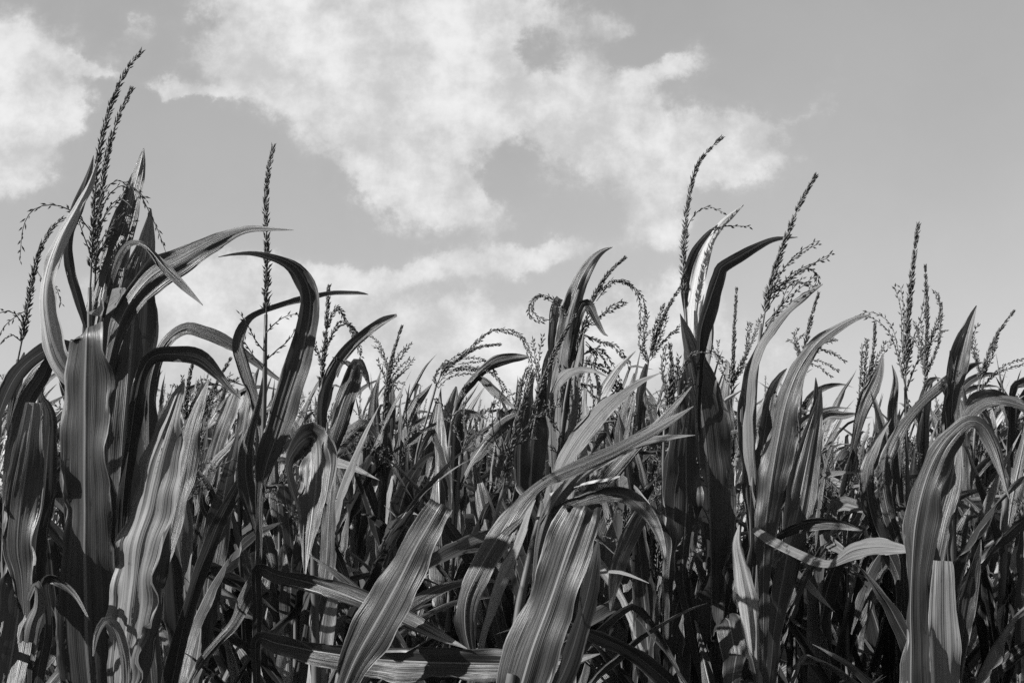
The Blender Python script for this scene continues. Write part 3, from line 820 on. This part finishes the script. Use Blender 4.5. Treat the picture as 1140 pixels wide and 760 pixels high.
hero('corn plant with faint branched tassel directly behind the feathery upright spike', 3.7,
     [(1032, 800), (1030, 640), (1030, 520), (1030, 450)],
     [(3.7, 3.7, -30, -30, 0.4, G, [(1030, 560, 16), (1024, 500, 26), (1030, 450, 18), (1038, 425, 1)])],
     [[(1030, 450), (1031, 400), (1032, 345), (1030, 297)]],
     [[(1031, 410), (1026, 385), (1018, 360)], [(1031, 400), (1040, 365), (1047, 345), (1040, 325)], [(1031, 415), (1045, 380), (1046, 350)], [(1030, 420), (1024, 390), (1022, 370)]], dress=5)
hero('corn plant with dark blade-like upright leaf pointing right at its tip', 2.7,
     [(1062, 800), (1060, 640), (1058, 520), (1058, 480)],
     [(2.7, 2.7, -35, -30, 0.35, G, [(1058, 560, 16), (1058, 500, 18), (1061, 440, 22), (1068, 400, 24), (1076, 370, 16), (1082, 352, 8), (1087, 340, 1)]),
      (2.72, 2.7, -30, -30, 0.35, G, [(1054, 600, 16), (1054, 520, 24), (1056, 470, 20), (1058, 430, 12), (1058, 390, 2)]),
      (2.7, 2.6, 30, 30, 0.4, G, [(1060, 500, 6), (1074, 470, 14), (1090, 452, 16), (1110, 446, 15), (1132, 450, 14), (1152, 458, 2)]),
      (2.7, 2.75, -10, -20, 0.4, G, [(1060, 470, 6), (1064, 430, 12), (1078, 408, 12), (1092, 403, 1)])],
     [], [[(1056, 440), (1062, 415), (1075, 392), (1088, 362)]], dress=3)
hero('corn plant with glossy leaf arched over in a hook at right foreground', 2.1,
     [(1014, 820), (1014, 760), (1014, 700)],
     [(2.1, 1.95, 30, 20, 0.95, G, [(1014, 800, 40), (1014, 720, 48), (1014, 650, 50), (1018, 590, 50), (1028, 540, 46), (1044, 503, 38), (1062, 480, 30), (1080, 468, 24), (1096, 474, 24), (1108, 496, 22), (1116, 524, 14), (1122, 548, 6), (1127, 562, 1)]),
      (2.16, 2.2, -40, -35, 0.3, G, [(1022, 800, 20), (1030, 700, 26), (1042, 600, 26), (1058, 540, 24), (1066, 500, 8), (1070, 485, 1)])])
hero('corn plant with leaf snapped off square at its top, low at right', 2.02,
     [(1052, 830), (1052, 780)],
     [(2.0, 1.96, -12, -8, 0.1, D, [(1052, 800, 34), (1051, 740, 38), (1050, 690, 37), (1050, 650, 33), (1050, 628, 28), (1050, 624, 26)]),
      (2.15, 2.0, -20, -10, 0.4, G, [(1056, 800, 10), (1070, 720, 22), (1080, 660, 20), (1088, 620, 10), (1092, 600, 1)])])
hero('corn plant with bottlebrush tassel tilted steeply right at the right edge', 4.0,
     [(1072, 800), (1076, 640), (1084, 500), (1090, 430)],
     [(4.0, 4.0, 10, 10, 0.4, G, [(1076, 560, 10), (1072, 500, 18), (1070, 460, 16), (1066, 440, 1)])],
     [[(1090, 430), (1098, 400), (1110, 372), (1128, 347)]],
     [[(1091, 425), (1088, 395), (1084, 375)], [(1092, 420), (1104, 395), (1108, 380)], [(1093, 418), (1086, 400), (1080, 385)], [(1088, 440), (1104, 418), (1124, 404), (1146, 398)]], dress=5)
hero('corn plant with drooping arched leaves and pale stem at the right edge', 2.9,
     [(1112, 800), (1116, 640), (1122, 520), (1130, 440)],
     [(2.9, 2.8, 35, 20, 0.45, D, [(1122, 540, 8), (1098, 470, 12), (1094, 452, 14), (1112, 446, 14), (1135, 450, 14), (1160, 470, 4)]),
      (2.9, 2.8, -20, -20, 0.4, G, [(1128, 480, 8), (1120, 450, 14), (1104, 440, 16), (1084, 446, 14), (1072, 462, 2)]),
      (2.9, 2.95, 35, 35, 0.4, G, [(1118, 620, 14), (1126, 560, 22), (1138, 500, 22), (1146, 460, 12), (1150, 430, 1)]),
      (2.9, 2.8, -20, -10, 0.4, G, [(1124, 520, 8), (1126, 440, 12), (1138, 425, 14), (1160, 424, 12), (1180, 440, 2)])], dress=4)

def build_hero(spec, idx):
    label, d, stalk, leaves, spikes, branches, low, dress = spec
    rr = random.Random(100 + idx)
    P = [at(x, y, d) for x, y in stalk]
    base_dir = (P[1] - P[0]).normalized()
    k = P[0].z / max(base_dir.z, 0.3)
    foot = P[0] - Vector((base_dir.x * k * 0.35, 0.02, 0))
    foot.z = 0
    root = empty('corn_plant', foot)
    set_tags(root, label, 'corn plants of the front rows')
    inv = Matrix.Translation(-foot)
    top_world = P[-1]
    line = [tuple(foot), tuple(foot.lerp(P[0], 0.5) + Vector((rr.uniform(-.01, .01), 0, 0)))] + [tuple(p) for p in P]
    me = stalk_mesh(line, 0.0125, 0.0028 if spikes else 0.006)
    me.transform(inv)
    link('stalk', me, M_STALK, root)
    for s in leaves:
        me = world_leaf(s, rr, stalk)
        me.transform(inv)
        link('leaf', me, (M_LEAF, M_DRY, M_STRAW_HILITE)[s[5]], root)
    tas = None
    for j, s in enumerate(spikes):
        pts = [tuple(at(x, y, d - 0.01 * i)) for i, (x, y) in enumerate(s)]
        me = rachis_mesh(pts, rr, start=0.12, per=3, w=0.0021 * (1.35 if d > 2.6 and 'thin spike' not in label else 1), L=0.0125 * (1.15 if d > 2.6 else 1))
        me.transform(inv)
        o = link('tassel', me, M_TASSEL, root)
        tas = tas or o
    full = list(branches)
    if len(branches) >= 3 and d > 2.5:                                  # a second, offset branch beside each traced one
        for s in branches:
            ex, ey = rr.uniform(-14, 14) * 2.4 / d, rr.uniform(-12, 12) * 2.4 / d
            m_ = len(s) - 1
            full.append([(x + ex * (i / m_) ** 1.5, y + ey * (i / m_) ** 1.5 + rr.uniform(0, 6)) for i, (x, y) in enumerate(s)])
    for s in full:
        off = rr.uniform(-0.07, 0.07)
        n = len(s) - 1
        pts = [tuple(at(x, y, d + off * i / n)) for i, (x, y) in enumerate(s)]
        me = rachis_mesh(pts, rr, step=0.0062, L=0.0105, w=0.0017 * (1.3 if d > 2.6 else 1), start=0.08, per=1 + (d > 2.9), splay=32, r=0.0011, taper=False, name='tassel_branch')
        me.transform(inv)
        link('tassel_branch', me, M_TASSEL, tas or root)
    # ordinary leaves lower on the same stalk
    nlow = (6 if low else 0)
    for i in range(nlow + dress + (3 if d > 2.4 else 0)):
        if i < nlow:
            h = 0.3 + 0.13 * i
            lim = 1.36
            e0, dr = R(rr.uniform(45, 70)), R(rr.uniform(90, 150))
        else:
            h = rr.uniform(0.85, 1.35)
            lim = 1.85
            e0, dr = R(rr.uniform(60, 84)), R(rr.uniform(30, 120))
        me = leaf_mesh(rr, h, rr.uniform(0, 2 * PI), rr.uniform(0.5, 0.75), rr.uniform(0.035, 0.062), e0, dr,
                       kink=(rr.uniform(.4, .7), R(50)) if rr.random() < .3 else None, twist=rr.uniform(-1.5, 1.5), wind=.3)
        # follow the leaning stalk
        q = Vector(catmull(line, 30)[min(29, int(30 * h / max(top_world.z, 1.5)))]) - foot
        me.transform(Matrix.Translation((q.x, q.y, 0)))
        zmax = max(v.co.z for v in me.vertices)
        if zmax > lim:
            me.transform(Matrix.Translation((0, 0, lim - zmax)))
        q_ = rr.random()
        link('leaf', me, M_STRAW_HILITE if q_ < 0.05 else M_DRY if q_ < 0.22 else M_LEAF, root)
    return root

for i_, h_ in enumerate(HEROES):
    build_hero(h_, i_)

# ------------------------------------------------------------------ ground
mb = MB()
N = 60
gx = [-400 + 800 * i / N for i in range(N + 1)]
gx = [math.copysign(abs(x / 400) ** 2.2 * 400, x) for x in gx]
gy = [math.copysign(abs(y / 400) ** 2.2 * 400, y) for y in [-400 + 1200 * i / N for i in range(N + 1)]]
for y in gy:
    for x in gx:
        z = 0.02 * noise.noise(Vector((x * 1.7, y * 1.7, 0))) if abs(x) < 20 and abs(y) < 20 else 0
        mb.v.append((x, y, z - 0.02))
for j in range(N):
    for i in range(N):
        a = j * (N + 1) + i
        mb.face((a, a + 1, a + N + 2, a + N + 1))
gr = link('ground', mb.build('ground'), M_SOIL)
gr['kind'] = 'structure'

# ------------------------------------------------------------------ middle rows: plant kinds made once, then copied
protos = []
KINDS = ['upright', 'upright', 'drooping', 'upright', 'drooping', 'upright', 'upright', 'drooping']
for v in range(8):
    rr = random.Random(500 + v)
    top = rr.uniform(1.86, 2.0)
    st = stalk_mesh([(0, 0, 0), (rr.uniform(-.02, .02), rr.uniform(-.02, .02), top * .5), (0, 0, top)], 0.0125, 0.004)
    leaves = []
    for L in plant_spec(rr, top):
        leaves.append((leaf_mesh(rr, *L['a'], kink=L['kink'], twist=L['twist'], wind=L['wind'], n=32), M_STRAW_HILITE if L['dry'] < 0.07 else M_DRY if L['dry'] < 0.22 else M_LEAF))
    sp, br = gen_tassel_axes(rr, top, KINDS[v])
    tm = rachis_mesh(sp, rr, step=0.006, start=0.15, per=2)
    bms = [rachis_mesh(b, rr, step=0.007, start=0.1, per=1, r=0.001, taper=False, name='tassel_branch') for b in br]
    protos.append(dict(top=top, st=st, leaves=leaves, tm=tm, br=bms, kind=KINDS[v], height=max([p[2] for p in sp] + [v.co.z for me, _ in leaves for v in me.vertices]), src=None))

def copy_child(src, parent):
    c = src.copy()
    COL.objects.link(c)
    c.parent = parent
    return c

def place_plant(k, x, y, rz, scale, label, group):
    p = protos[k]
    if p['src'] is None:
        root = empty('corn_plant', (x, y, 0))
        link('stalk', p['st'], M_STALK, root)
        for me, m in p['leaves']:
            link('leaf', me, m, root)
        t = link('tassel', p['tm'], M_TASSEL, root)
        for b in p['br']:
            link('tassel_branch', b, M_TASSEL, t)
        p['src'] = root
    else:
        root = p['src'].copy()
        COL.objects.link(root)
        for ch in p['src'].children:
            c = copy_child(ch, root)
            for gch in ch.children:
                copy_child(gch, c)
    root.location = (x, y, 0)
    root.rotation_euler = (random.uniform(-.05, .05), random.uniform(-.03, .08), rz)
    root.scale = (scale * random.uniform(0.92, 1.08), scale * random.uniform(0.92, 1.08), scale)
    set_tags(root, label, group)
    return root

def env_top(px):
    """how high (photo y) the plain rows reach at a photo column"""
    pts = [(-400, 430), (0, 430), (180, 440), (300, 430), (420, 442), (540, 452), (620, 420), (760, 420), (880, 442), (920, 480), (990, 455), (1060, 415), (1140, 425), (1600, 430)]
    for (a, ya), (b, yb) in zip(pts, pts[1:]):
        if a <= px <= b:
            return ya + (yb - ya) * (px - a) / (b - a)
    return 430

LAND = [(-400, 'left of the picture edge tassel'), (20, 'behind the left-edge bristling tassel'), (100, 'behind the broad folded leaf'), (190, 'behind the pale ribbed leaf'),
        (260, 'left of the slender spike stalk'), (330, 'behind the wide arching leaf'), (400, 'behind the bent leaf stub'), (450, 'behind the wiry branched tassel'),
        (520, 'below the nodding plume'), (590, 'behind the sparse leaning tassel'), (650, 'behind the scythe-shaped leaf'), (720, 'behind the fan-branched tassel'),
        (785, 'behind the dark shield-like leaf'), (845, 'behind the big bristling spike'), (900, 'behind the long curved leaf'), (960, 'in the right-hand sky gap'),
        (1020, 'behind the feathery upright spike'), (1065, 'behind the dark blade-like leaf'), (1110, 'behind the tilted bottlebrush tassel'), (1800, 'beyond the right edge')]
ORD = ['second', 'third', 'fourth', 'fifth', 'sixth', 'seventh', 'eighth', 'ninth', 'tenth']
NTH = ['first', 'second', 'third', 'fourth', 'fifth', 'sixth', 'seventh', 'eighth', 'ninth']
def land(px):
    return min(LAND, key=lambda q: abs(q[0] - px))[1]

rows = []
y = 3.15
while y < 6.3:
    rows.append(y)
    y += 0.62
plan = []
for ri, ry in enumerate(rows):
    xw = 0.37 * ry + 0.35
    x = -xw + random.uniform(0, .2)
    while x < xw:
        yy = ry + random.uniform(-.16, .16)
        px = 570 + FPX * x / yy
        plan.append((ri, x, yy, px, random.randrange(8)))
        x += random.uniform(0.15, 0.27)
for px, yy in ((566, 3.0), (628, 2.85), (676, 2.9), (714, 2.75), (742, 3.0), (800, 2.95), (818, 2.8), (868, 2.95), (905, 2.85), (938, 3.0), (975, 2.85), (1040, 3.0), (1095, 2.8), (330, 3.0), (232, 2.9)):
    plan.append((0, (px - 570) / FPX * yy, yy, px, random.randrange(8)))
plan.sort(key=lambda q: (q[0], q[1]))
EXTRA = {2.75, 2.8, 2.85, 2.9, 2.95, 3.0}
seen = {}
for ri, x, yy, px, k in plan:
    p = protos[k]
    e = env_top(px) + random.uniform(-34, 26)
    zt = CAMZ + (HOR - e) / FPX * yy
    s = max(0.72, min(1.04, zt / p['height']))
    seen.setdefault((ri, land(px)), []).append((p['kind'], s * p['height'], len(seen)))
cnt = {}
for ri, x, yy, px, k in plan:
    p = protos[k]
    e = env_top(px) + random.uniform(-34, 26) + (25 if yy in EXTRA else 0)
    zt = CAMZ + (HOR - e) / FPX * yy
    s = max(0.72, min(1.04, zt / p['height']))
    key = (ri, land(px))
    c = cnt.get(key, 0)
    cnt[key] = c + 1
    tot_ = len(seen[key])
    place_ = '' if tot_ == 1 else ('leftmost ' if c == 0 else ('rightmost ' if c == tot_ - 1 else NTH[min(c, 8)] + '-from-left '))
    kind = 'nodding-tassel' if p['kind'] == 'drooping' else 'upright-tassel'
    place_plant(k, x, yy, R(random.uniform(-50, 50)), s, f'{place_}{kind} corn plant in {ORD[ri]} row, {land(px)}', 'corn plants of the middle rows')

# plants at the field's edge left of the frame: they throw the shade seen on the front leaves
for j in range(9):
    x, yy = -1.75 - 0.3 * j * random.uniform(.8, 1.1), 1.9 + random.uniform(-.35, .9)
    place_plant(random.randrange(8), x, yy, R(random.uniform(-60, 60)), random.uniform(.84, .95), 'corn plant of the front row beyond the left edge of the picture', 'corn plants beyond the left edge')
for j in range(11):
    yy = 0.95 + 0.07 * j + random.uniform(-.1, .1)
    x = -0.40 * yy - 0.32 - random.uniform(0.05, 1.0)
    place_plant(random.randrange(8), x, yy, R(random.uniform(-60, 60)), random.uniform(.80, .88), 'corn plant of the front row beyond the left edge of the picture', 'corn plants beyond the left edge')
for j in range(5):
    x, yy = 1.25 + 0.3 * j, 2.2 + random.uniform(-.3, .8)
    place_plant(random.randrange(8), x, yy, R(random.uniform(-60, 60)), random.uniform(.85, .95), 'corn plant of the front row beyond the right edge of the picture', 'corn plants beyond the right edge')

# ------------------------------------------------------------------ farther rows: one mesh per plant, too small to show parts
def far_plant_into(mb, rr, x, y, top, nleaf, n, cols, spikelets):
    base = len(mb.v)
    tube(mb, [Vector((0, 0, 0)), Vector((0, 0, top * .5)), Vector((0, 0, top))], [.012, .01, .004], 4)
    az = rr.uniform(0, 6.3)
    for i in range(nleaf):
        f = i / (nleaf - 1)
        az += PI + rr.uniform(-.6, .6)
        h = top * (0.3 + 0.66 * f)
        pts, sides, ws = gen_leaf(rr, h, az, rr.uniform(.5, .75), rr.uniform(.04, .075), R(rr.uniform(60, 84)), R(rr.choice((15, 40, 80, 130))), twist=rr.uniform(-1.4, 1.4),
                                  kink=(rr.uniform(.4, .7), R(50)) if rr.random() < .25 else None, wind=.4, n=n)
        leaf_strip(mb, pts, sides, ws, rr.uniform(.2, .7), 0.003, cols, rr.random())
    lean = rr.uniform(-.03, .12)
    for q in range(spikelets):
        f = q / spikelets
        axis = Vector((lean * f * f, 0, top + .27 * f))
        spikelet(mb, axis, Vector((rr.uniform(-.6, .6), rr.uniform(-.6, .6), 1)), .022, .004, rr)
        if f < .7 and rr.random() < 1:
            a = rr.uniform(0, 6.3)
            r_ = rr.uniform(.02, .1)
            spikelet(mb, Vector((math.cos(a) * r_ + .03, math.sin(a) * r_, top + .05 + r_ * 1.3)), Vector((math.cos(a), math.sin(a), .6)), .03, .003, rr)
    for i in range(base, len(mb.v)):
        v = mb.v[i]
        mb.v[i] = (v[0] + x, v[1] + y, v[2])

farm = []
for v in range(10):
    rr = random.Random(900 + v)
    mb = MB()
    far_plant_into(mb, rr, 0, 0, 2.0, 13, 16, 4, 60)
    farm.append(mb.build('corn_plant'))
    farm[-1].materials.append(M_LEAF)
y = 6.6
far_n = 0
fc = {}
ri = 0
while y < 9.6:
    xw = 0.37 * y + 0.3
    x = -xw + random.uniform(0, .2)
    while x < xw:
        yy = y + random.uniform(-.2, .2)
        px = 570 + FPX * x / yy
        e = env_top(px) + random.uniform(0, 40)
        s = max(.8, min(1.08, (CAMZ + (HOR - e) / FPX * yy) / 2.25))
        o = bpy.data.objects.new('corn_plant', random.choice(farm))
        COL.objects.link(o)
        o.location = (x, yy, 0)
        o.rotation_euler = (random.uniform(-.04, .04), random.uniform(-.03, .08), R(random.uniform(-60, 60)))
        o.scale = (1, 1, s)
        fk = (ri, land(px))
        fc[fk] = fc.get(fk, -1) + 1
        set_tags(o, f'{NTH[min(fc[fk], 8)]}-from-left distant corn plant in the {ORD[ri + 6]} row, {land(px)}', 'corn plants of the far rows')
        far_n += 1
        x += random.uniform(.26, .44)
    y += 0.95
    ri = min(ri + 1, 2)

# ------------------------------------------------------------------ the rest of the field, one uncountable mass
mb = MB()
rr = random.Random(77)
y = 10.2
while y < 95:
    step = 0.8 if y < 20 else (1.6 if y < 45 else 3.5)
    sx = 0.38 if y < 20 else (0.7 if y < 45 else 1.4)
    xw = 0.37 * y + 1.5
    x = -xw
    while x < xw:
        near = y < 20
        far_plant_into(mb, rr, x + rr.uniform(-.15, .15), y + rr.uniform(-.4, .4), rr.uniform(1.85, 2.12), 8 if near else 7, 8 if near else 6, 2, 16 if near else 8)
        x += sx * rr.uniform(.7, 1.3)
    y += step
ff = link('corn_field', mb.build('corn_field'), M_LEAF)
ff['kind'] = 'stuff'
ff['label'] = 'dense mass of corn receding to the horizon behind the far rows'
ff['category'] = 'corn field'
print('hero', len(HEROES), 'mid', len(plan), 'far', far_n, 'objects', len(bpy.data.objects), 'field faces', len(ff.data.polygons))

# ------------------------------------------------------------------ render settings
sc.render.engine = 'CYCLES'
sc.view_settings.view_transform = 'Standard'
sc.view_settings.look = 'None'
sc.view_settings.exposure = 1.28
sc.view_settings.gamma = 1.0
sc.cycles.use_denoising = False
sc.cycles.max_bounces = 6
sc.cycles.transmission_bounces = 4
sc.cycles.caustics_reflective = False
sc.cycles.caustics_refractive = False
